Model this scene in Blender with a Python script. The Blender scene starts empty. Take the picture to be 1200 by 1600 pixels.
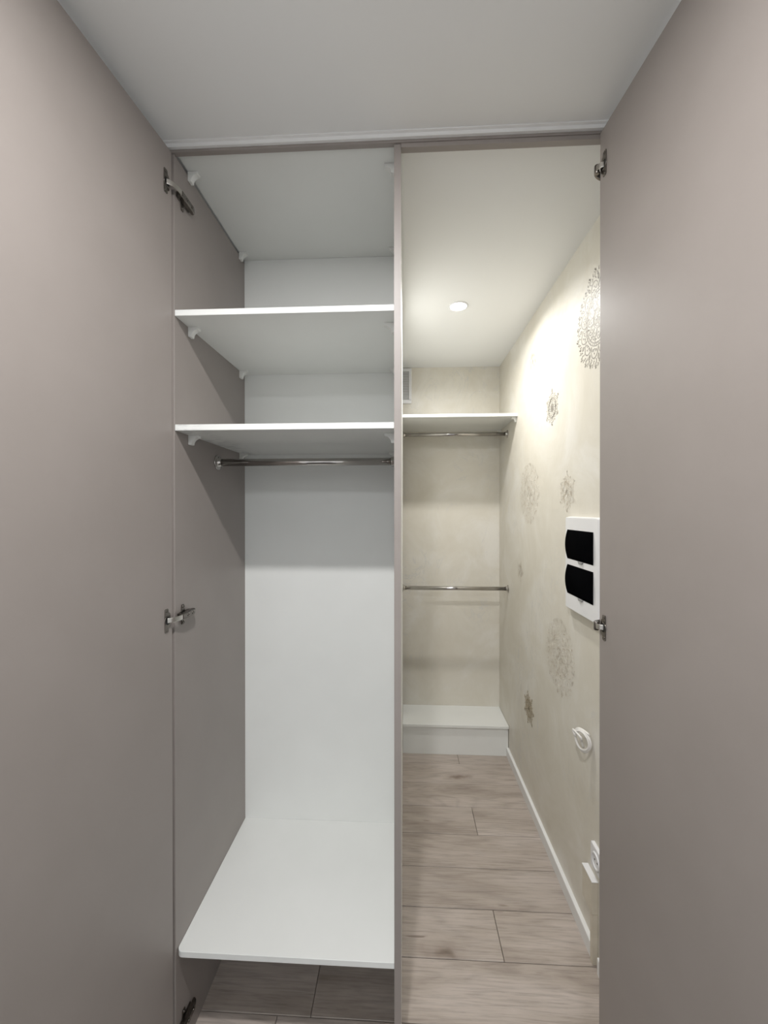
import bpy, bmesh, math, random
from mathutils import Vector, Matrix

C = bpy.context.scene
PI = math.pi

# ------------------------------------------------------------------ camera
YAW, PITCH, ROLL, H = 0.0488, -0.0032, 0.0005, 1.5828
FPX = 635.0
cam_d = bpy.data.cameras.new('camera')
cam = bpy.data.objects.new('camera', cam_d)
C.collection.objects.link(cam)
cam_d.sensor_fit = 'HORIZONTAL'
cam_d.sensor_width = 36.0
cam_d.lens = 36.0 * FPX / 1200.0
cam_d.clip_start = 0.02
r0 = Vector((math.cos(YAW), math.sin(YAW), 0))
f0 = Vector((-math.sin(YAW), math.cos(YAW), 0))
up0 = Vector((0, 0, 1))
up1 = up0 * math.cos(PITCH) - f0 * math.sin(PITCH)
fw1 = up0 * math.sin(PITCH) + f0 * math.cos(PITCH)
rr = r0 * math.cos(ROLL) - up1 * math.sin(ROLL)
uu = r0 * math.sin(ROLL) + up1 * math.cos(ROLL)
M4 = Matrix((rr, uu, -fw1)).transposed().to_4x4()
M4.translation = Vector((0, 0, H))
cam.matrix_world = M4
C.camera = cam

# ------------------------------------------------------------------ light and exposure
w = bpy.data.worlds.new('world')
C.world = w
w.use_nodes = True
w.node_tree.nodes['Background'].inputs[0].default_value = (0.6, 0.65, 0.75, 1)
w.node_tree.nodes['Background'].inputs[1].default_value = 0.05
C.view_settings.view_transform = 'Standard'
C.view_settings.look = 'None'
C.view_settings.gamma = 1.0
C.view_settings.use_curve_mapping = False
C.view_settings.exposure = 2.42
HALL_NEAR, HALL_FILL, CLOSET_W = 4.25, 3.1, 1.75      # watts: hall downlight, added hall fill, closet downlight
BEAM_HALL, BEAM_CLOSET = PI, math.radians(163)   # beam angles
HALL_SPOTS = [(-0.12, 0.25), (0.0, -1.5)]  # second position is the added fill lamp

# ------------------------------------------------------------------ key dimensions (metres)
XL = -0.6419           # inner face of the wardrobe's left side panel
XP0, XP1 = -0.0265, -0.0075   # partition
YF, YC = 1.111, 1.617  # wardrobe front and back
W = 0.674              # closet right wall
YB = 2.905             # closet back wall
HC = 2.60              # ceiling
random.seed(4)

# ------------------------------------------------------------------ materials
def mat(name, col=(0.8, 0.8, 0.8), rough=0.5, metal=0.0, spec=0.5):
    m = bpy.data.materials.new(name)
    m.use_nodes = True
    b = m.node_tree.nodes['Principled BSDF']
    b.inputs['Base Color'].default_value = (*col, 1)
    b.inputs['Roughness'].default_value = rough
    b.inputs['Metallic'].default_value = metal
    b.inputs['Specular IOR Level'].default_value = spec
    return m

def nodes(m):
    t = m.node_tree
    return t, t.nodes, t.links, t.nodes['Principled BSDF']

def noise_tex(n, l, coord, scale, detail=4.0, rough=0.5, mapscale=None, dist=0.0):
    mp = n.new('ShaderNodeMapping')
    l.new(coord, mp.inputs['Vector'])
    if mapscale: mp.inputs['Scale'].default_value = mapscale
    x = n.new('ShaderNodeTexNoise')
    x.inputs['Scale'].default_value = scale
    x.inputs['Detail'].default_value = detail
    x.inputs['Roughness'].default_value = rough
    x.inputs['Distortion'].default_value = dist
    l.new(mp.outputs[0], x.inputs['Vector'])
    return x

def ramp(n, l, src, stops):
    r = n.new('ShaderNodeValToRGB')
    e = r.color_ramp.elements
    while len(e) < len(stops): e.new(0.5)
    for k, (p, c) in enumerate(stops):
        e[k].position = p
        e[k].color = (*c, 1) if len(c) == 3 else c
    l.new(src, r.inputs[0])
    return r

def add_bump(m, scale, strength, dist=0.001, detail=3.0, mapscale=None):
    t, n, l, b = nodes(m)
    tc = n.new('ShaderNodeTexCoord')
    x = noise_tex(n, l, tc.outputs['Object'], scale, detail, mapscale=mapscale)
    bp = n.new('ShaderNodeBump')
    bp.inputs['Strength'].default_value = strength
    bp.inputs['Distance'].default_value = dist
    l.new(x.outputs[0], bp.inputs['Height'])
    l.new(bp.outputs[0], b.inputs['Normal'])

def mottled(m, c1, c2, scale, lo=0.35, hi=0.65, mapscale=None, detail=5):
    t, n, l, b = nodes(m)
    tc = n.new('ShaderNodeTexCoord')
    x = noise_tex(n, l, tc.outputs['Object'], scale, detail, mapscale=mapscale)
    r = ramp(n, l, x.outputs[0], [(lo, c1), (hi, c2)])
    l.new(r.outputs[0], b.inputs['Base Color'])
    return r

GREIGE = mat('greige_laminate', (0.47, 0.415, 0.385), 0.42)
mottled(GREIGE, (0.295, 0.263, 0.242), (0.307, 0.274, 0.253), 6)
add_bump(GREIGE, 700, 0.12, 0.0004)
WHITE = mat('white_laminate', (0.76, 0.77, 0.745), 0.4)
mottled(WHITE, (0.80, 0.81, 0.785), (0.82, 0.83, 0.805), 5)
add_bump(WHITE, 500, 0.08, 0.0004)
CEIL = mat('ceiling_white', (0.82, 0.82, 0.81), 0.55)
HALLW = mat('hall_paint', (0.82, 0.82, 0.82), 0.7)
add_bump(HALLW, 180, 0.1, 0.001)
PLINTH = mat('white_moulding', (0.82, 0.82, 0.81), 0.45)
PLAST = mat('white_plastic', (0.82, 0.82, 0.83), 0.32)
mottled(PLAST, (0.81, 0.81, 0.82), (0.84, 0.84, 0.85), 9)
BRKT = mat('bracket_plastic', (0.80, 0.80, 0.77), 0.4)
mottled(BRKT, (0.78, 0.78, 0.75), (0.82, 0.82, 0.79), 40)
CREAMP = mat('cream_paint', (0.66, 0.61, 0.51), 0.5)
mottled(CREAMP, (0.64, 0.59, 0.49), (0.68, 0.63, 0.53), 30)
BLACKP = mat('smoked_plastic', (0.003, 0.003, 0.0035), 0.15, spec=0.05)
BLACKP.node_tree.nodes['Principled BSDF'].inputs['IOR'].default_value = 1.01
GREYP = mat('grey_plastic', (0.30, 0.30, 0.30), 0.4)
CHROME = mat('chrome', (0.62, 0.60, 0.58), 0.12, 1.0)
mottled(CHROME, (0.44, 0.42, 0.40), (0.50, 0.48, 0.46), 14)
NICKEL = mat('nickel', (0.36, 0.33, 0.30), 0.24, 1.0)
mottled(NICKEL, (0.17, 0.155, 0.14), (0.23, 0.21, 0.19), 60)
STEEL = mat('bright_steel', (0.62, 0.60, 0.56), 0.28, 1.0)
VENTB = mat('vent_shadow_grey', (0.52, 0.52, 0.50), 0.5)
DARK = mat('black_recess', (0.012, 0.011, 0.010), 0.5)
CABLE = mat('white_cable', (0.80, 0.78, 0.75), 0.35)
SILVERM = mat('stencil_silver', (0.33, 0.30, 0.265), 0.4, 0.1)
mottled(SILVERM, (0.20, 0.18, 0.155), (0.36, 0.33, 0.29), 60)
CHAMPM = mat('stencil_champagne', (0.66, 0.56, 0.43), 0.35)
mottled(CHAMPM, (0.50, 0.42, 0.32), (0.93, 0.90, 0.82), 45)
GOLDM = mat('stencil_gold', (0.42, 0.33, 0.20), 0.4, 0.3)
mottled(GOLDM, (0.34, 0.27, 0.16), (0.50, 0.40, 0.26), 60)

def wallpaper():
    m = mat('cream_decorative_plaster', (0.72, 0.68, 0.57), 0.5)
    t, n, l, b = nodes(m)
    tc = n.new('ShaderNodeTexCoord')
    a = noise_tex(n, l, tc.outputs['Object'], 3.2, 8, 0.62, dist=0.6)
    r1 = ramp(n, l, a.outputs[0], [(0.32, (0.672, 0.632, 0.545)), (0.50, (0.715, 0.680, 0.600)), (0.66, (0.770, 0.744, 0.685))])
    # long trowel veins running upright
    v = noise_tex(n, l, tc.outputs['Object'], 5.0, 6, 0.6, mapscale=(1.0, 2.6, 0.55), dist=1.3)
    r2 = ramp(n, l, v.outputs[0], [(0.485, (0, 0, 0)), (0.50, (1, 1, 1)), (0.515, (0, 0, 0))])
    g = noise_tex(n, l, tc.outputs['Object'], 2.0, 2)
    r3 = ramp(n, l, g.outputs[0], [(0.5, (0, 0, 0)), (0.66, (1, 1, 1))])
    mu = n.new('ShaderNodeMath'); mu.operation = 'MULTIPLY'
    l.new(r2.outputs[0], mu.inputs[0]); l.new(r3.outputs[0], mu.inputs[1])
    mu2 = n.new('ShaderNodeMath'); mu2.operation = 'MULTIPLY'; mu2.inputs[1].default_value = 0.75
    l.new(mu.outputs[0], mu2.inputs[0])
    mx = n.new('ShaderNodeMix'); mx.data_type = 'RGBA'
    l.new(mu2.outputs[0], mx.inputs[0]); l.new(r1.outputs[0], mx.inputs[6])
    mx.inputs[7].default_value = (0.60, 0.59, 0.57, 1)
    l.new(mx.outputs[2], b.inputs['Base Color'])
    rr_ = ramp(n, l, a.outputs[0], [(0.3, (0.55,) * 3), (0.7, (0.38,) * 3)])
    l.new(rr_.outputs[0], b.inputs['Roughness'])
    f = noise_tex(n, l, tc.outputs['Object'], 60, 6, 0.6)
    bp = n.new('ShaderNodeBump'); bp.inputs['Strength'].default_value = 0.14; bp.inputs['Distance'].default_value = 0.002
    l.new(f.outputs[0], bp.inputs['Height']); l.new(bp.outputs[0], b.inputs['Normal'])
    return m
PAPER = wallpaper()

def wood():
    m = mat('pale_oak_laminate', (0.42, 0.36, 0.31), 0.42)
    t, n, l, b = nodes(m)
    tc = n.new('ShaderNodeTexCoord')
    oi = n.new('ShaderNodeObjectInfo')
    sc = n.new('ShaderNodeVectorMath'); sc.operation = 'SCALE'
    cb = n.new('ShaderNodeCombineXYZ')
    l.new(oi.outputs['Random'], cb.inputs[0]); l.new(oi.outputs['Random'], cb.inputs[1])
    sc.inputs['Scale'].default_value = 17.0
    l.new(cb.outputs[0], sc.inputs[0])
    ad = n.new('ShaderNodeVectorMath'); ad.operation = 'ADD'
    l.new(tc.outputs['Object'], ad.inputs[0]); l.new(sc.outputs[0], ad.inputs[1])
    co = ad.outputs[0]
    # broad figure, fine grain, veins
    a = noise_tex(n, l, co, 2.2, 5, 0.55, mapscale=(1.0, 5.0, 1.0), dist=0.5)
    base = ramp(n, l, a.outputs[0], [(0.25, (0.300, 0.248, 0.208)), (0.46, (0.445, 0.382, 0.332)), (0.70, (0.54, 0.472, 0.425))])
    g = noise_tex(n, l, co, 9, 8, 0.65, mapscale=(0.8, 16.0, 1.0), dist=0.3)
    gr = ramp(n, l, g.outputs[0], [(0.30, (0.70,) * 3), (0.50, (0.97,) * 3), (0.75, (1.06,) * 3)])
    wv = noise_tex(n, l, co, 1.5, 1.5, 0.45, mapscale=(0.55, 5.5, 1.0), dist=0.5)
    wm = n.new('ShaderNodeMath'); wm.operation = 'MULTIPLY'; wm.inputs[1].default_value = 13.0
    l.new(wv.outputs[0], wm.inputs[0])
    fr = n.new('ShaderNodeMath'); fr.operation = 'FRACT'; l.new(wm.outputs[0], fr.inputs[0])
    vr = ramp(n, l, fr.outputs[0], [(0.0, (0.90,) * 3), (0.25, (1.01,) * 3), (0.80, (1.0,) * 3), (1.0, (0.88,) * 3)])
    # knots
    mp = n.new('ShaderNodeMapping'); mp.inputs['Scale'].default_value = (2.0, 5.2, 1.0)
    l.new(co, mp.inputs['Vector'])
    nz = noise_tex(n, l, co, 7, 3)
    av = n.new('ShaderNodeMixRGB'); av.blend_type = 'ADD'; av.inputs[0].default_value = 0.5
    l.new(mp.outputs[0], av.inputs[1]); l.new(nz.outputs['Color'], av.inputs[2])
    vo = n.new('ShaderNodeTexVoronoi'); vo.inputs['Scale'].default_value = 1.0; vo.voronoi_dimensions = '2D'
    l.new(av.outputs[0], vo.inputs['Vector'])
    kn = ramp(n, l, vo.outputs['Distance'], [(0.0, (0.42, 0.37, 0.34)), (0.055, (0.60, 0.56, 0.53)), (0.11, (0.86, 0.84, 0.83)), (0.24, (1, 1, 1))])
    # short dark cracks
    ck = noise_tex(n, l, co, 3.0, 2, 0.5, mapscale=(1.2, 14.0, 1.0), dist=0.2)
    cr = ramp(n, l, ck.outputs[0], [(0.0, (0.55, 0.52, 0.5)), (0.262, (0.60, 0.57, 0.55)), (0.29, (1, 1, 1))])
    km = noise_tex(n, l, co, 1.3, 1)
    kmr = ramp(n, l, km.outputs[0], [(0.50, (0, 0, 0)), (0.58, (1, 1, 1))])
    kx = n.new('ShaderNodeMixRGB'); l.new(kmr.outputs[0], kx.inputs[0]); kx.inputs[1].default_value = (1, 1, 1, 1); l.new(kn.outputs[0], kx.inputs[2])
    cur = base.outputs[0]
    for s in (gr, vr, kx, cr):
        mm = n.new('ShaderNodeMixRGB'); mm.blend_type = 'MULTIPLY'; mm.inputs[0].default_value = 1.0
        l.new(cur, mm.inputs[1]); l.new(s.outputs[0], mm.inputs[2]); cur = mm.outputs[0]
    # each board a touch different
    hs = n.new('ShaderNodeHueSaturation')
    mr = n.new('ShaderNodeMapRange'); mr.inputs[3].default_value = 0.93; mr.inputs[4].default_value = 1.07
    l.new(oi.outputs['Random'], mr.inputs[0]); l.new(mr.outputs[0], hs.inputs['Value'])
    l.new(cur, hs.inputs['Color'])
    l.new(hs.outputs[0], b.inputs['Base Color'])
    bp = n.new('ShaderNodeBump'); bp.inputs['Strength'].default_value = 0.12; bp.inputs['Distance'].default_value = 0.001
    l.new(g.outputs[0], bp.inputs['Height']); l.new(bp.outputs[0], b.inputs['Normal'])
    return m
WOOD = wood()
LOWBOUNCE = mat('low_bounce_hall_floor', (0.10, 0.09, 0.08), 0.5)  # invented dark hall floor, out of view, cuts light bounced upward
mottled(LOWBOUNCE, (0.055, 0.050, 0.045), (0.075, 0.068, 0.062), 7)
SUB = mat('dark_underlay', (0.05, 0.04, 0.035), 0.8)

def emit(name, strength, col=(1.0, 0.985, 0.95)):
    m = bpy.data.materials.new(name); m.use_nodes = True
    t = m.node_tree; t.nodes.clear()
    e = t.nodes.new('ShaderNodeEmission'); o = t.nodes.new('ShaderNodeOutputMaterial')
    e.inputs[0].default_value = (*col, 1); e.inputs[1].default_value = strength
    t.links.new(e.outputs[0], o.inputs[0])
    return m
LENS = emit('lamp_lens', 5.0, (1.0, 0.99, 0.97))

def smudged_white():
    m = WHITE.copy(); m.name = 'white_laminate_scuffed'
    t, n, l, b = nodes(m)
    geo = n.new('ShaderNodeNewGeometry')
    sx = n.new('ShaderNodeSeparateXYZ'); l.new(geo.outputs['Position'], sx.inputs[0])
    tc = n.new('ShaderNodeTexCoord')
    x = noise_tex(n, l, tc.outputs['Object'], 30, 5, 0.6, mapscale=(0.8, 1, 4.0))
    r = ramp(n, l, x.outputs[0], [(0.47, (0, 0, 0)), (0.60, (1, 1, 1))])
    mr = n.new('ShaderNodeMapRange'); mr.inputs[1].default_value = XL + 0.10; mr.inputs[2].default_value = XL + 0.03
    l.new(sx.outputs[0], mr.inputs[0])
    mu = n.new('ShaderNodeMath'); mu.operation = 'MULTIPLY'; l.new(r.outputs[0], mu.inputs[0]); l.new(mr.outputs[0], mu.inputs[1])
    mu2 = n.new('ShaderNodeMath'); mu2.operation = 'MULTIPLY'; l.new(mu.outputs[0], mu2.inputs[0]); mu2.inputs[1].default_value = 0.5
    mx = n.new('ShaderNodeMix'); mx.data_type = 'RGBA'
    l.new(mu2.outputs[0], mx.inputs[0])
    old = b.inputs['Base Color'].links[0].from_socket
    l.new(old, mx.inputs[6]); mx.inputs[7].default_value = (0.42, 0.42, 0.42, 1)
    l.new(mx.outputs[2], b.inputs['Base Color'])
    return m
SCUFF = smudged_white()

# ------------------------------------------------------------------ mesh helpers
POS = {}      # world position of every parent

class MB:
    """collects world-space vertices and faces; build() links them as one object whose origin is its centre"""
    def __init__(s): s.v = []; s.f = []; s.sm = []
    def face(s, pts, smooth=False):
        i = len(s.v); s.v += [Vector(p) for p in pts]; s.f.append(list(range(i, i + len(pts)))); s.sm.append(smooth)
    def grid(s, rows, close_u=False, close_v=False, smooth=True):
        i0 = len(s.v); nr = len(rows); nc = len(rows[0])
        for r in rows: s.v += [Vector(p) for p in r]
        for a in range(nr if close_v else nr - 1):
            for c in range(nc if close_u else nc - 1):
                a2 = (a + 1) % nr; c2 = (c + 1) % nc
                s.f.append([i0 + a * nc + c, i0 + a * nc + c2, i0 + a2 * nc + c2, i0 + a2 * nc + c]); s.sm.append(smooth)
        return i0
    def ngon(s, idx, smooth=False): s.f.append(list(idx)); s.sm.append(smooth)
    def box(s, a, b, bev=0.0, seg=1):
        bm = bmesh.new()
        bmesh.ops.create_cube(bm, size=1.0)
        for v in bm.verts:
            v.co = Vector([(a[k] + b[k]) / 2 + v.co[k] * (b[k] - a[k]) for k in range(3)])
        if bev > 0:
            bmesh.ops.bevel(bm, geom=bm.edges[:], offset=bev, segments=seg, profile=0.5, affect='EDGES')
        s.add_bm(bm); bm.free()
        return s
    def add_bm(s, bm, M=None, smooth=False):
        i0 = len(s.v); bm.verts.index_update()
        for v in bm.verts: s.v.append((M @ v.co) if M else v.co.copy())
        for f in bm.faces: s.f.append([i0 + v.index for v in f.verts]); s.sm.append(smooth)
    def prism(s, outline, d, bev=0.0):
        """outline: list of points (CCW seen from the tip of d), extruded along vector d"""
        bm = bmesh.new()
        vs = [bm.verts.new(Vector(p)) for p in outline]
        f = bm.faces.new(vs)
        r = bmesh.ops.extrude_face_region(bm, geom=[f])
        ev = [g for g in r['geom'] if isinstance(g, bmesh.types.BMVert)]
        bmesh.ops.translate(bm, vec=Vector(d), verts=ev)
        bmesh.ops.recalc_face_normals(bm, faces=bm.faces[:])
        if bev: bmesh.ops.bevel(bm, geom=bm.edges[:], offset=bev, segments=1, affect='EDGES')
        s.add_bm(bm); bm.free()
        return s
    def lathe(s, o, axis, prof, n=24, smooth=True):
        """prof: (distance along axis, radius)"""
        ax = Vector(axis).normalized()
        t = Vector((0, 0, 1)) if abs(ax.z) < 0.9 else Vector((1, 0, 0))
        e1 = ax.cross(t).normalized(); e2 = ax.cross(e1)
        rows = [[Vector(o) + ax * d + (e1 * math.cos(2 * PI * k / n) + e2 * math.sin(2 * PI * k / n)) * max(r, 1e-5) for k in range(n)] for d, r in prof]
        i0 = s.grid(rows, close_u=True, smooth=smooth)
        s.ngon([i0 + k for k in range(n)])
        s.ngon([i0 + (len(rows) - 1) * n + k for k in reversed(range(n))])
        return s
    def tube(s, pts, rad, n=8):
        pts = [Vector(p) for p in pts]
        rows = []; prev = None
        for k, p in enumerate(pts):
            d = (pts[min(k + 1, len(pts) - 1)] - pts[max(k - 1, 0)]).normalized()
            if prev is None:
                t = Vector((0, 0, 1)) if abs(d.z) < 0.9 else Vector((1, 0, 0))
                prev = d.cross(t).normalized()
            e1 = (prev - d * prev.dot(d)).normalized(); e2 = d.cross(e1); prev = e1
            r = rad if not callable(rad) else rad(k / (len(pts) - 1))
            rows.append([p + (e1 * math.cos(2 * PI * j / n) + e2 * math.sin(2 * PI * j / n)) * r for j in range(n)])
        i0 = s.grid(rows, close_u=True)
        s.ngon([i0 + k for k in range(n)]); s.ngon([i0 + (len(rows) - 1) * n + k for k in reversed(range(n))])
        return s
    def build(s, name, m, parent=None, recalc=True):
        lo = Vector([min(v[k] for v in s.v) for k in range(3)]); hi = Vector([max(v[k] for v in s.v) for k in range(3)])
        c = (lo + hi) / 2
        me = bpy.data.meshes.new(name)
        me.from_pydata([tuple(v - c) for v in s.v], [], s.f)
        me.polygons.foreach_set('use_smooth', s.sm)
        if recalc:
            bm = bmesh.new(); bm.from_mesh(me)
            bmesh.ops.recalc_face_normals(bm, faces=bm.faces[:]); bm.to_mesh(me); bm.free()
        for mm in (m if isinstance(m, (list, tuple)) else [m]): me.materials.append(mm)
        o = bpy.data.objects.new(name, me)
        C.collection.objects.link(o)
        o.location = c - (POS[parent.name] if parent else Vector())
        if parent: o.parent = parent
        POS[o.name] = c
        return o

def bx(name, a, b, m, parent=None, bev=0.0):
    return MB().box(a, b, bev).build(name, m, parent)

def tag(o, label, cat, group=None):
    o['label'] = label; o['category'] = cat
    if group: o['group'] = group
    return o

def thing(name, loc, label, cat, group=None):
    o = bpy.data.objects.new(name, None); C.collection.objects.link(o)
    o.location = loc; o.empty_display_size = 0.1; POS[o.name] = Vector(loc)
    return tag(o, label, cat, group)

def node(name, loc, parent):
    """an empty part that holds sub-parts"""
    o = bpy.data.objects.new(name, None); C.collection.objects.link(o)
    o.empty_display_size = 0.05; o.parent = parent; o.location = Vector(loc) - POS[parent.name]; POS[o.name] = Vector(loc)
    return o

def struct(o): o['kind'] = 'structure'; return o

# ------------------------------------------------------------------ setting
HX0, HX1, HY0 = -0.86, 0.90, -2.3      # hall; its unseen walls are built only to bounce light
floor = struct(bx('floor', (HX0, HY0, -0.08), (HX1, YB, -0.009), SUB))
PW, Y0 = 0.1863, 1.2526
k = 0
for row in range(-2, 9):
    ya, yb = Y0 + row * PW, Y0 + (row + 1) * PW
    if ya > YB - 0.01: break
    yb = min(yb, YB - 0.002)
    if row >= 0: lo, hi = -0.66, W - 0.001
    elif row == -1: lo, hi = -0.66, W - 0.001
    else: lo, hi = HX0 + 0.002, HX1 - 0.002
    off = {0: -0.292, 1: 0.352, 2: -0.292, 3: -0.292, 4: 0.360, 5: -0.292, 6: -0.12, 7: 0.3456, 8: -0.292}.get(row, random.uniform(-0.5, 0.5))
    cuts = [lo] + [c for c in (off - 1.29, off, off + 1.29) if lo + 0.06 < c < hi - 0.06] + [hi]
    for a, b in zip(cuts, cuts[1:]):
        bx('plank', (a + 0.0009, ya + 0.0012, -0.009), (b - 0.0009, yb - 0.0012, 0.0), WOOD, floor, 0.0012)

struct(bx('floor_hall', (HX0, HY0, -0.0088), (HX1, Y0 - 2 * PW - 0.001, -0.0004), LOWBOUNCE))  # unseen floor, made dark to weaken the bounce
ceiling = struct(bx('ceiling', (HX0, HY0, HC), (HX1, YB + 0.1, HC + 0.08), CEIL))
wr = struct(bx('wall_right', (W, YF + 0.03, -0.009), (W + 0.09, YB + 0.1, HC), PAPER))
struct(bx('wall_back', (-0.36, YB, -0.009), (W, YB + 0.1, HC), PAPER))
struct(bx('wall_left', (-0.0275, YC + 0.004, 0.0005), (XP1, 2.745, HC), WHITE))
struct(bx('wall_left', (-0.36, 2.70, 0.0005), (-0.03, 2.74, HC), PAPER))
struct(bx('wall_left', (-0.36, 2.745, 0.0005), (-0.30, YB, HC), PAPER))
struct(bx('wall_left', (-0.75, YF + 0.04, -0.009), (XL - 0.0195, 2.74, HC), HALLW))
struct(bx('wall_hall_left', (HX0 - 0.08, HY0, -0.009), (HX0, YF + 0.03, HC), HALLW))
struct(bx('wall_hall_right', (HX1, HY0, -0.009), (HX1 + 0.08, YF + 0.03, HC), HALLW))
struct(bx('wall_hall_back', (HX0, HY0 - 0.08, -0.009), (HX1, HY0, HC), HALLW))
struct(bx('wall_front_left', (HX0, YF + 0.004, 0.0005), (XL - 0.02, YF + 0.03, HC), HALLW))
struct(bx('wall_front_right', (W + 0.002, YF + 0.002, 0.0005), (HX1, YF + 0.028, HC), HALLW))

# skirting on the right wall, cut where the cable trunking comes down
def skirting(name, y0, y1):
    t, h = 0.015, 0.055
    m = MB()
    m.prism([(W, y0, 0), (W - t, y0, 0), (W - t, y0, h - 0.002), (W - t + 0.002, y0, h), (W, y0, h)], (0, y1 - y0, 0))
    return struct(m.build(name, PLINTH))
skirting('baseboard_right', 1.463, 2.649)
skirting('baseboard_right', 1.135, 1.418)

# slim moulding between the ceiling and the wardrobe front
m = MB()
m.prism([(-0.70, YF - 0.006, HC), (-0.70, YF - 0.0230, HC), (-0.70, YF - 0.0230, HC - 0.0030), (-0.70, YF - 0.0165, HC - 0.0040), (-0.70, YF - 0.0150, HC - 0.0085), (-0.70, YF - 0.0145, HC - 0.0120), (-0.70, YF - 0.006, HC - 0.0120)], (1.40, 0, 0))
struct(m.build('trim_1', PLINTH))

# ------------------------------------------------------------------ wardrobe
wd = thing('built_in_wardrobe', (-0.33, 1.36, 0), 'tall built-in greige wardrobe with white shelves and both doors standing open', 'wardrobe')
bx('side_panel', (XL - 0.018, YF - 0.001, 0.0005), (XL, YC, 2.5815), GREIGE, wd, 0.0006)
MB().box((XP0, YF, 0.0005), (XP1, YC, 2.5805), 0.0006).build('partition', [WHITE], wd)
bx('partition_edge', (XP0, YF - 0.0012, 0.0005), (XP1, YF - 0.0001, 2.5800), GREIGE, wd)
bx('back_panel', (XL + 0.0002, YC - 0.004, 0.3235), (XP0 - 0.0002, YC, 2.591), WHITE, wd)
bx('top_panel', (XL + 0.0002, YF + 0.010, 2.5916), (XP0 + 0.01, YC, 2.5995), WHITE, wd)
bx('filler_rail', (XL - 0.018, YF - 0.0055, 2.5816), (W - 0.002, YF + 0.0098, 2.5995), GREIGE, wd, 0.0005)
bx('header_rail', (XP1 + 0.0003, YF - 0.0030, 2.5695), (W - 0.002, YF + 0.0160, 2.5815), GREIGE, wd, 0.0005)
bx('door_post', (0.536, YF + 0.014, 0.0005), (W - 0.002, YF + 0.030, 2.569), GREIGE, wd, 0.0005)
bx('ceiling_cleat', (XP1, YF + 0.012, 2.5835), (XP1 + 0.008, YC, 2.5995), WHITE, wd, 0.0004)

def bracket(parent, zb, y, side):
    """white plastic corner bracket with a hollowed face; side +1 on the left panel, -1 on the partition"""
    x0 = (XL + 0.0002) if side > 0 else (XP0 - 0.0002)
    def P(x, z): return (x0 + side * x, y - 0.009, zb - 0.0001 - z)
    out = [P(0, 0), P(0, 0.027), P(0.002, 0.0285), P(0.0095, 0.0285)]
    for k in range(7):
        a = PI + (PI / 2) * k / 6.0
        out.append(P(0.0300 + 0.0195 * math.cos(a), 0.0265 + 0.0185 * math.sin(a)))
    out += [P(0.0305, 0.004), P(0.0300, 0)]
    m = MB()
    m.prism(out, (0, 0.018, 0), 0.0005)
    return m.build('shelf_bracket', BRKT, parent)

def shelf(z0, z1, m_, name='shelf', round_corner=False):
    if not round_corner:
        o = bx(name, (XL + 0.0003, YF + 0.0005, z0), (XP0 - 0.0003, YC - 0.0042, z1), m_, wd, 0.0007)
    else:
        a, b, y0, y1 = XL + 0.0003, XP0 - 0.0003, YF + 0.001, YC - 0.0042
        r = 0.016
        out = [(a + r * (1 - math.cos(t)), y0 + r * (1 - math.sin(t)), z0) for t in [PI / 2 * k / 6 for k in range(7)]]
        out += [(b, y0, z0), (b, y1, z0), (a, y1, z0)]
        o = MB().prism(out, (0, 0, z1 - z0), 0.0008).build(name, m_, wd)
    return o
s1 = shelf(2.1301 - 0.0005, 2.1465, WHITE)
s2 = shelf(1.8080, 1.8250, SCUFF)
sb = shelf(0.3235, 0.3405, WHITE, 'bottom_shelf', True)
tp = bpy.data.objects['top_panel']
for par, zb in ((tp, 2.5916), (s1, 2.1296), (s2, 1.8080)):
    for yy in (1.190, 1.566):
        for sd in (1, -1): bracket(par, zb, yy, sd)

def flange(x, y, z, dx, parent, R=0.026):
    m = MB()
    m.lathe((x, y, z), (dx, 0, 0), [(0.0002, R), (0.002, R), (0.0035, R - 0.0012), (0.0042, R - 0.006), (0.0042, 0.0165), (0.0155, 0.0155), (0.0165, 0.0150), (0.0165, 0.0128)], 28)
    for k in range(3):
        a = PI / 2 + k * 2 * PI / 3
        m.lathe((x + dx * 0.0030, y + 0.0205 * math.cos(a), z + 0.0205 * math.sin(a)), (dx, 0, 0), [(0, 0.003), (0.0018, 0.0028), (0.0026, 0.0015)], 10)
    return m.build('flange', CHROME, parent)

def rod(name, x0, x1, y, z, parent, rad=0.0125):
    return MB().lathe((x0, y, z), (1, 0, 0), [(0.001, rad), (x1 - x0 - 0.001, rad)], 28).build(name, CHROME, parent)
rd = rod('hanging_rod', XL, XP0, 1.373, 1.749, wd)
flange(XL, 1.373, 1.749, 1, rd); flange(XP0, 1.373, 1.749, -1, rd)

# doors: inner face runs from the hinge edge towards the hall
LH, LD = Vector((-0.6432, 1.0995, 0)), Vector((-0.0882, -0.9961, 0))
RH, RD = Vector((0.5174, 1.1005, 0)), Vector((0.0811, -0.9967, 0))
def door(h, d, length, outw):
    n = Vector((outw * abs(d.y), outw * (-d.x if outw > 0 else d.x) * 1.0, 0))
    n = Vector((-d.y, d.x, 0)) * (1 if (-d.y) * outw > 0 else -1)
    a, b = h, h + d * length
    c, e = b + n * 0.018, a + n * 0.018
    m = MB()
    m.prism([(p.x, p.y, 0.012) for p in (a, b, c, e)], (0, 0, 2.577 - 0.012), 0.0008)
    return m.build('door', GREIGE, wd)
dl = door(LH, LD, 0.60, -1)
dr = door(RH, RD, 0.525, 1)

def frame(o, ex, ey, ez):
    M = Matrix((ex, ey, ez)).transposed().to_4x4(); M.translation = o; return M

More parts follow.
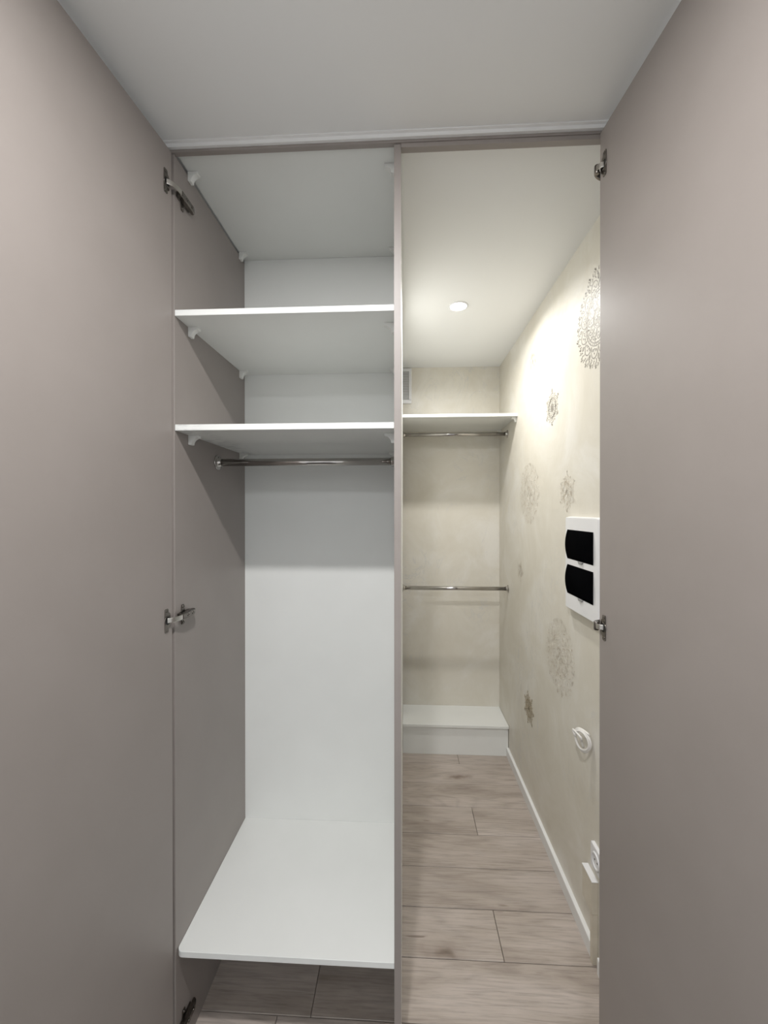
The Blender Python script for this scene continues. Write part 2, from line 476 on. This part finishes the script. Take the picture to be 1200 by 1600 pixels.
def cup_outline():
    """notched hinge plate, u along the door away from the hinge edge, v up"""
    pts = []
    half = [(-0.0135, 0.016), (-0.0105, 0.0195), (-0.0068, 0.0225), (-0.0062, 0.0300), (-0.0035, 0.0325), (0.0060, 0.0325), (0.0085, 0.0305), (0.0088, 0.018)]
    pts = [(a, b) for a, b in half] + [(a, -b) for a, b in reversed(half)]
    return pts

def hinge(h, d, z, outw, left):
    inn = Vector((-d.y, d.x, 0)); inn = inn if inn.x * outw < 0 else -inn       # out of the inner face, into the opening
    off = 0.024 if left else 0.0205
    o = h + d * off + Vector((0, 0, z))
    F = frame(o, d, Vector((0, 0, 1)), inn)
    T = lambda a, b, c: F @ Vector((a, b, c))
    hg = node('hinge', o, wd)
    m = MB()
    out = cup_outline()
    m.prism([T(a, b, 0.0001) for a, b in out], inn * 0.0016, 0.0003)
    # raised rim of the cup and two countersunk screws
    ring = [(0.0128, 0.0016), (0.0128, 0.0026), (0.0112, 0.0026), (0.0108, 0.0017)]
    rows = [[T(-0.002 + r * math.cos(t), r * math.sin(t), c) for t in [2 * PI * k / 24 for k in range(24)]] for r, c in ring]
    m.grid(rows, close_u=True)
    for sgn in (1, -1):
        m.lathe(T(0.001, sgn * 0.0262, 0.0012), inn, [(0, 0.0042), (0.0012, 0.0038), (0.0016, 0.0022), (0.0008, 0.0014)], 12)
    m.build('cup_plate', NICKEL, hg)
    m = MB(); m.lathe(T(-0.002, 0, 0.0012), inn, [(0.0, 0.0106), (0.0007, 0.0106)], 24)
    m.build('cup', DARK, hg)
    if left:
        # link bar from the cup round to the arm on the side panel
        x = XL + 0.0165
        P0 = T(-0.001, 0, 0.002); P1 = T(-0.008, 0, 0.012); P2 = T(-0.018, 0, 0.017); P3 = Vector((x + 0.001, YF + 0.002, z)); P4 = Vector((x, YF + 0.014, z))
        path = bez([P0, P1, P2, P3, P4], 14)
        strap(path, 0.0135, 0.0030).build('link', STEEL, hg)
        # arm: channel with a domed nose
        m = MB()
        y0, y1 = YF + 0.004, YF + 0.084
        prof = [(-0.009, 0), (-0.009, 0.010), (-0.0065, 0.0135), (0.0065, 0.0135), (0.009, 0.010), (0.009, 0)]
        rows = []
        for yy, s in ((y0, 0.75), (y0 + 0.006, 1.0), (y0 + 0.05, 1.0), (y1 - 0.012, 0.95), (y1 - 0.004, 0.75), (y1, 0.45)):
            rows.append([Vector((XL + 0.0062 + b * s, yy, z + a * (0.6 + 0.4 * s))) for a, b in prof])
        i0 = m.grid(rows, smooth=False); n = len(prof)
        m.ngon([i0 + q for q in range(n)]); m.ngon([i0 + 5 * n + q for q in reversed(range(n))])
        # slot screws along the arm
        for yy in (y0 + 0.030, y0 + 0.056):
            m.lathe((XL + 0.019, yy, z), (1, 0, 0), [(0, 0.0048), (0.0016, 0.0046), (0.0022, 0.003), (0.0010, 0.0022)], 12)
        m.build('arm', NICKEL, hg)
        # winged mounting plate
        m = MB()
        yc = YF + 0.037
        wing = [(-0.009, -0.010), (-0.006, -0.0285), (0.006, -0.0285), (0.009, -0.010), (0.036, -0.008), (0.036, 0.008), (0.009, 0.010), (0.006, 0.0285), (-0.006, 0.0285), (-0.009, 0.010), (-0.028, 0.008), (-0.028, -0.008)]
        m.prism([(XL + 0.0002, yc + a, z + b) for a, b in wing], (0.0030, 0, 0), 0.0004)
        m.box((XL + 0.003, yc - 0.026, z - 0.0068), (XL + 0.0075, yc + 0.034, z + 0.0068), 0.0006)
        for sgn in (1, -1):
            m.lathe((XL + 0.0028, yc, z + sgn * 0.0225), (1, 0, 0), [(0, 0.0046), (0.0014, 0.0044), (0.0032, 0.0028), (0.002, 0.0016)], 12)
        m.build('mounting_plate', NICKEL, hg)
    else:
        # crank that swings round the door edge on to the post behind it
        P0 = T(-0.002, 0, 0.0015); P1 = T(-0.004, 0, 0.010); P2 = T(-0.016, 0, 0.0155); P3 = T(-0.030, 0, 0.010)
        strap(bez([P0, P1, P2, P3], 12), 0.0135, 0.0032).build('link', STEEL, hg)
        m = MB()
        Q = [T(-0.017, 0, 0.0135), T(-0.026, 0, 0.0125), T(-0.036, 0, 0.004), Vector((0.531, YF + 0.0115, z))]
        m = strap(bez(Q, 10), 0.0200, 0.0062)
        m.lathe(T(-0.0200, 0, 0.0095) + Vector((0, 0, -0.0115)), (0, 0, 1), [(0, 0.0052), (0.0015, 0.0062), (0.0215, 0.0062), (0.023, 0.0052)], 16)
        m.build('arm', NICKEL, hg)
        m = MB(); m.box((0.537, YF + 0.0100, z - 0.024), (0.562, YF + 0.0140, z + 0.024), 0.0006)
        m.box((0.528, YF + 0.0085, z - 0.009), (0.545, YF + 0.0135, z + 0.009), 0.0006)
        m.build('mounting_plate', NICKEL, hg)
    return hg

def bez(P, n):
    res = []
    for k in range(n + 1):
        t = k / n; q = [Vector(p) for p in P]
        while len(q) > 1: q = [q[i].lerp(q[i + 1], t) for i in range(len(q) - 1)]
        res.append(q[0])
    return res

def strap(path, width, thick):
    """flat bar, width along z, following path in plan"""
    m = MB(); rows = []
    for k, p in enumerate(path):
        d = (path[min(k + 1, len(path) - 1)] - path[max(k - 1, 0)]); d.z = 0; d.normalize()
        n = Vector((-d.y, d.x, 0)) * thick / 2; u = Vector((0, 0, width / 2)); e = 0.15
        rows.append([p + n - u * (1 - e), p + n + u * (1 - e), p + n * (1 - 2 * e) + u, p - n * (1 - 2 * e) + u, p - n + u * (1 - e), p - n - u * (1 - e), p - n * (1 - 2 * e) - u, p + n * (1 - 2 * e) - u])
    i0 = m.grid(rows, close_u=True, smooth=False)
    m.ngon([i0 + k for k in range(8)]); m.ngon([i0 + (len(rows) - 1) * 8 + k for k in reversed(range(8))])
    return m

for z in (2.478, 1.283, 0.105): hinge(LH, LD, z, -1, True)
for z in (2.480, 1.279): hinge(RH, RD, z, 1, False)

# ------------------------------------------------------------------ closet fittings
cs = thing('wall_shelf', (0.33, 2.67, 2.16), 'white shelf across the back of the closet under the vent grille', 'shelf')
bx('board', (XP1 + 0.0005, 2.4401, 2.1419), (W - 0.0008, YB - 0.0005, 2.1596), WHITE, cs, 0.0006)
def wall_bracket(parent, zb, y, x0, side):
    m = MB()
    def P(x, z): return (x0 + side * x, y - 0.009, zb - 0.0001 - z)
    out = [P(0, 0), P(0, 0.0285), P(0.0095, 0.0285)]
    for k in range(7):
        a = PI + (PI / 2) * k / 6.0
        out.append(P(0.0300 + 0.0195 * math.cos(a), 0.0265 + 0.0185 * math.sin(a)))
    out += [P(0.0305, 0.004), P(0.0300, 0)]
    m.prism(out, (0, 0.018, 0), 0.0004)
    return m.build('shelf_bracket', BRKT, parent)
for yy in (2.475, 2.85):
    wall_bracket(cs, 2.1419, yy, W - 0.0002, -1)

for z, yy, lab in ((2.082, 2.682, 'upper chrome hanging rail close under the closet back shelf'), (1.0775, 2.664, 'lower chrome hanging rail halfway up the closet above the white step')):
    t = thing('hanging_rail', (0.33, yy, z), lab, 'rail', 'chrome rails in the closet')
    rod('tube', XP1, W, yy, z, t)
    flange(W, yy, z, -1, t, 0.025); flange(XP1, yy, z, 1, t, 0.025)

st = thing('floor_box', (0.33, 2.78, 0), 'low white boxed step on the floor along the closet back wall', 'step')
bx('top_board', (XP1 + 0.0005, 2.635, 0.1825), (W - 0.002, YB - 0.0008, 0.1985), WHITE, st, 0.0006)
bx('front_board', (XP1 + 0.0005, 2.6502, 0.0003), (W - 0.003, 2.666, 0.1822), WHITE, st, 0.0005)

# vent grille
vg = thing('vent_grille', (-0.07, YB, 2.47), 'white louvred vent grille high on the closet back wall', 'vent')
gx0, gx1, gz0, gz1 = -0.195, 0.055, 2.3445, 2.5945
m = MB()
bw = 0.020
def frame_piece(a, b): m.box(a, b, 0.002)
frame_piece((gx0, YB - 0.012, gz1 - bw), (gx1, YB - 0.0004, gz1)); frame_piece((gx0, YB - 0.012, gz0), (gx1, YB - 0.0004, gz0 + bw + 0.008))
frame_piece((gx0, YB - 0.012, gz0 + bw), (gx0 + bw, YB - 0.0004, gz1 - bw)); frame_piece((gx1 - bw, YB - 0.012, gz0 + bw), (gx1, YB - 0.0004, gz1 - bw))
m.build('frame', PLAST, vg)
bx('backing', (gx0 + 0.01, YB - 0.003, gz0 + 0.01), (gx1 - 0.01, YB - 0.0004, gz1 - 0.01), VENTB, vg)
ns = 17
zz0, zz1 = gz0 + bw + 0.010, gz1 - bw - 0.002
for k in range(ns):
    z = zz0 + (k + 0.5) * (zz1 - zz0) / ns
    m = MB()
    m.prism([(gx0 + bw, YB - 0.0105, z - 0.0048), (gx0 + bw, YB - 0.0092, z - 0.0052), (gx0 + bw, YB - 0.0032, z + 0.0038), (gx0 + bw, YB - 0.0045, z + 0.0044)], (gx1 - gx0 - 2 * bw, 0, 0))
    m.build('slat', PLAST, vg)

# distribution board
db = thing('distribution_board', (W, 1.54, 1.375), 'white electrical distribution board with two smoked black windows on the right wall', 'electrical box')
y0, y1, z0, z1 = 1.398, 1.668, 1.200, 1.555
xb, xf = W - 0.0003, W - 0.024
def rrect(y0, y1, z0, z1, r, x, n=5):
    pts = []
    for cy, cz, a0 in ((y1 - r, z1 - r, 0), (y0 + r, z1 - r, PI / 2), (y0 + r, z0 + r, PI), (y1 - r, z0 + r, 1.5 * PI)):
        for k in range(n + 1):
            a = a0 + PI / 2 * k / n
            pts.append(Vector((x, cy + r * math.cos(a), cz + r * math.sin(a))))
    return pts
m = MB()
rings = [rrect(y0 - 0.020, y1 + 0.020, z0 - 0.006, z1 + 0.004, 0.010, xb), rrect(y0 - 0.017, y1 + 0.017, z0 - 0.005, z1 + 0.003, 0.009, xb - 0.008), rrect(y0 - 0.002, y1 + 0.002, z0 - 0.0015, z1 + 0.001, 0.007, xf + 0.001), rrect(y0, y1, z0, z1, 0.006, xf)]
i0 = m.grid(rings, close_u=True, smooth=False)
nn = len(rings[0]); m.ngon([i0 + 3 * nn + k for k in range(nn)]); m.ngon([i0 + k for k in reversed(range(nn))])
m.build('frame', PLAST, db)
for za, zb in ((1.394, 1.508), (1.257, 1.371)):
    m = MB(); nseg = 12
    ya, yb = 1.428, 1.649
    rows = []
    for k in range(nseg + 1):
        t = k / nseg; zz = za + (zb - za) * t
        bulge = 0.0095 * (1 - (2 * t - 1) ** 2)
        rows.append([(xf - 0.0006 - bulge, ya, zz), (xf - 0.0006 - bulge, yb, zz)])
    i1 = m.grid(rows)
    m.ngon([i1 + 2 * k for k in range(nseg + 1)]); m.ngon([i1 + 2 * k + 1 for k in reversed(range(nseg + 1))])
    m.face([rows[0][0], rows[-1][0], rows[-1][1], rows[0][1]])
    dw = m.build('window', BLACKP, db)
    m = MB(); yc_ = (ya + yb) / 2 - 0.012
    m.prism([(xf - 0.0002, yc_ - 0.021, za - 0.0006), (xf - 0.0002, yc_ + 0.021, za - 0.0006), (xf - 0.0002, yc_ + 0.013, za - 0.0085), (xf - 0.0002, yc_ - 0.013, za - 0.0085)], (-0.0042, 0, 0), 0.0005)
    m.build('latch', GREYP, dw)

# coil of cable
cb = MB()
pts = []
c0 = Vector((W, 1.512, 0.745))
# comes out of the wall, makes two and a half loops and tucks through the middle
pts += [c0 + Vector((0.004, -0.006, 0.012)), c0 + Vector((-0.006, -0.008, 0.013)), c0 + Vector((-0.014, -0.004, 0.020))]
N = 54
for k in range(N + 1):
    t = k / N; a = 0.9 + t * 2 * PI * 2.35
    r = 0.037 - 0.009 * t + 0.003 * math.sin(3.1 * a) * (1 - t)
    pts.append(c0 + Vector((-0.0205 - 0.007 * t + 0.40 * r * math.cos(a), -r * 0.95 * math.cos(a), r * 1.08 * math.sin(a))))
last = pts[-1]
pts += [last + Vector((-0.003, 0.012, 0.018)), c0 + Vector((-0.031, -0.004, 0.012)), c0 + Vector((-0.026, 0.004, -0.004)), c0 + Vector((-0.018, 0.006, -0.028))]
# smooth
def catmull(P, n=3):
    R = []
    for i in range(len(P) - 1):
        p0, p1, p2, p3 = P[max(i - 1, 0)], P[i], P[i + 1], P[min(i + 2, len(P) - 1)]
        for k in range(n):
            t = k / n
            R.append(0.5 * ((2 * p1) + (p2 - p0) * t + (2 * p0 - 5 * p1 + 4 * p2 - p3) * t * t + (3 * p1 - p0 - 3 * p2 + p3) * t ** 3))
    R.append(P[-1]); return R
cb.tube(catmull(pts, 3), 0.0041, 8)
tag(cb.build('cable_coil', CABLE), 'coiled white cable hanging out of the right wall below the distribution board', 'cable')

# socket outlet
so = thing('socket_outlet', (W, 1.432, 0.372), 'white surface wall socket low on the right wall beside the open door', 'socket')
m = MB()
yA, yB, zA, zB = 1.390, 1.4745, 0.330, 0.4142
rings = [rrect(yA, yB, zA, zB, 0.006, W - 0.0003), rrect(yA, yB, zA, zB, 0.006, W - 0.010), rrect(yA + 0.002, yB - 0.002, zA + 0.002, zB - 0.002, 0.006, W - 0.012)]
i0 = m.grid(rings, close_u=True, smooth=False); nn = len(rings[0])
m.ngon([i0 + 2 * nn + k for k in range(nn)]); m.ngon([i0 + k for k in reversed(range(nn))])
m.build('plate', PLAST, so)
yc_, zc_ = (yA + yB) / 2, (zA + zB) / 2
ins = MB().lathe((W - 0.0119, yc_, zc_), (-1, 0, 0), [(0, 0.0285), (0.004, 0.0275), (0.005, 0.0255), (0.0045, 0.0225), (0.0005, 0.0215)], 28).build('insert', PLAST, so)
for dy in (-0.0095, 0.0095):
    MB().lathe((W - 0.0123, yc_ + dy, zc_), (-1, 0, 0), [(0, 0.0030), (0.0006, 0.0030)], 12).build('pin_hole', DARK, ins)

# junction box with white top and the trunking running down from it
jb = thing('junction_box', (W, 1.48, 0.178), 'small cream junction box with a white lid low on the right wall, trunking below it', 'electrical box')
bx('body', (W - 0.0215, 1.441, 0.178), (W - 0.0003, 1.519, 0.2895), CREAMP, jb, 0.0008)
bx('lid', (W - 0.0225, 1.440, 0.2897), (W - 0.0003, 1.520, 0.2925), PLAST, jb, 0.0006)
bx('trunking', (W - 0.0175, 1.4415, 0.0005), (W - 0.0003, 1.4620, 0.1778), CREAMP, jb, 0.0012)
bx('trunking_cover', (W - 0.0195, 1.4430, 0.0005), (W - 0.0177, 1.4605, 0.1776), CREAMP, jb, 0.0006)

# downlights: ring, glowing lens, and the lamp itself (a disc in front of the lens)
def downlight(x, y, watts, col, beam, label, q=1.0):
    t = thing('downlight', (x, y, HC), label, 'ceiling light')
    MB().lathe((x, y, HC - 0.0002), (0, 0, -1), [(a, r * q) for a, r in ((0, 0.0480), (0.0015, 0.0480), (0.0035, 0.0465), (0.0050, 0.0425), (0.0040, 0.0400), (0.0008, 0.0395))], 40).build('trim_ring', PLAST, t)
    MB().lathe((x, y, HC), (0, 0, -1), [(a, r * q) for a, r in ((0.0012, 0.0393), (0.0030, 0.0385), (0.0036, 0.030), (0.0038, 0.010), (0.0038, 0.001))], 32).build('lens', LENS, t)
    d = bpy.data.lights.new('downlight_lamp', 'AREA')
    d.shape = 'DISK'; d.size = 0.072 * q; d.energy = watts; d.color = col; d.spread = beam
    o = bpy.data.objects.new('downlight_lamp', d); C.collection.objects.link(o)
    o.parent = t; o.location = (0, 0, -0.0046)
downlight(0.271, 2.040, CLOSET_W, (1.0, 0.985, 0.955), BEAM_CLOSET, 'lit round recessed downlight in the closet ceiling')
downlight(*HALL_SPOTS[0], HALL_NEAR, (1.0, 0.985, 0.98), BEAM_HALL, 'round recessed downlight in the hall ceiling nearest the wardrobe')
downlight(*HALL_SPOTS[1], HALL_FILL, (0.90, 0.95, 1.0), BEAM_HALL, 'large added fill lamp in the hall ceiling, out of view', 4.0)  # added cool fill from behind the camera, brightens fronts and door edges

# ------------------------------------------------------------------ stencilled plaster medallions on the right wall
def medallion(yc, zc, R, mat_, seed, n=12, thick=1.0):
    rnd = random.Random(seed)
    m = MB()
    px = 0.0031 * thick * (0.70 + 0.30 * R / 0.18)          # stroke width
    X = W - 0.0007
    def ribbon(pts, wd_, closed=False):
        rows = []; L = len(pts)
        for k in range(L):
            a = pts[(k - 1) % L if closed else max(k - 1, 0)]; b = pts[(k + 1) % L if closed else min(k + 1, L - 1)]
            dx, dz = b[0] - a[0], b[1] - a[1]; q = math.hypot(dx, dz) or 1
            ww = wd_ if closed else wd_ * (0.45 + 0.55 * math.sin(PI * (0.15 + 0.85 * k / (L - 1))))
            nx, nz = -dz / q * ww / 2, dx / q * ww / 2
            rows.append([(X, yc + pts[k][0] + nx, zc + pts[k][1] + nz), (X, yc + pts[k][0] - nx, zc + pts[k][1] - nz)])
        m.grid(rows, close_v=closed, smooth=False)
    def pol(r, a): return (r * R * math.cos(a), r * R * math.sin(a))
    def dot(r, a, s):
        c = pol(r, a); m.face([(X, yc + c[0] + s * math.cos(t), zc + c[1] + s * math.sin(t)) for t in [2 * PI * k / 7 for k in range(7)]])
    def ring(r, wd_, wob=0.0, lob=0): ribbon([pol(r * (1 + wob * math.cos(lob * 2 * PI * k / 96)), 2 * PI * k / 96) for k in range(96)], wd_, True)
    def spiral(r, a, s, turn, hand, a0):
        c = pol(r, a); pts = []
        for k in range(14):
            t = k / 13; q = s * (1 - 0.8 * t); b = a + a0 + hand * t * turn
            pts.append((c[0] + q * math.cos(b), c[1] + q * math.sin(b)))
        ribbon(pts, px)
    def leaf(r1, r2, a, half):
        L = []
        for k in range(9):
            t = k / 8; L.append((r1 + (r2 - r1) * t, half * math.sin(PI * t) ** 0.8))
        ribbon([pol(r, a + h / max(r, .1)) for r, h in L], px); ribbon([pol(r, a - h / max(r, .1)) for r, h in L], px)
    # heart
    for k in range(8): leaf(0.03, 0.15, 2 * PI * k / 8, 0.035)
    ring(0.175, px); ring(0.21, px * 0.8)
    # inner petals
    for k in range(n):
        a = 2 * PI * k / n; dA = PI / n
        ribbon([pol(0.23 + 0.19 * math.sin(PI * t / 10) ** 0.7, a + dA * (2 * t / 10 - 1)) for t in range(11)], px * 1.1)
        dot(0.30, a, px * 1.1); dot(0.36, a, px * 0.8); dot(0.40, a + dA, px)
        spiral(0.42, a + dA, 0.035 * R, 4.2, 1 if k % 2 else -1, 0.4)
    ring(0.47, px * 1.2); ring(0.525, px)
    for k in range(3 * n): dot(0.498, 2 * PI * k / (3 * n), px * 0.62)
    # scallops with scrolls
    for k in range(n):
        a = 2 * PI * (k + 0.5) / n; dA = PI / n
        ribbon([pol(0.55 + 0.20 * math.sin(PI * t / 12) ** 0.6, a + dA * (2 * t / 12 - 1)) for t in range(13)], px * 1.1)
        spiral(0.615, a + dA * 0.36, 0.042 * R, 5, 1, 1.2); spiral(0.615, a - dA * 0.36, 0.042 * R, 5, -1, -1.2)
        dot(0.66, a, px * 1.1); dot(0.58, a, px * 0.9)
        leaf(0.69, 0.80, a + dA, 0.022)
        # ragged fringe of sprigs
        for q in ((-0.55, 0.45) if R > 0.12 else (0.0,)):
            b = a + dA * q
            e = 0.93 + rnd.uniform(-0.04, 0.07) - 0.05 * abs(q)
            ribbon([pol(0.76 + (e - 0.76) * t / 6, b + 0.035 * math.sin(t * 1.3 + k)) for t in range(7)], px)
            for rr_, hand in ((0.82, 1), (0.88, -1)):
                spiral(rr_, b + hand * 0.08, 0.042 * R, 3.6, hand, 0.2 * hand)
            dot(e, b, px * 1.15); dot(e - 0.035, b + 0.035, px * 0.9); dot(e - 0.035, b - 0.035, px * 0.9)
    o = m.build('wall_medallion', mat_, wr, recalc=False)
    return o
for k, (yc, zc, R, mt, n, th) in enumerate([
        (1.444, 2.258, 0.186, SILVERM, 12, 1.0), (2.162, 2.361, 0.076, CHAMPM, 6, 0.85), (1.885, 2.050, 0.089, SILVERM, 6, 0.85),
        (2.225, 1.679, 0.176, CHAMPM, 10, 1.1), (1.716, 1.660, 0.090, CHAMPM, 6, 1.05), (2.390, 1.230, 0.064, CHAMPM, 5, 1.0),
        (1.797, 0.952, 0.174, CHAMPM, 10, 1.1), (2.226, 0.515, 0.090, GOLDM, 7, 1.5)]):
    medallion(yc, zc, R, mt, 10 + k, n, th)
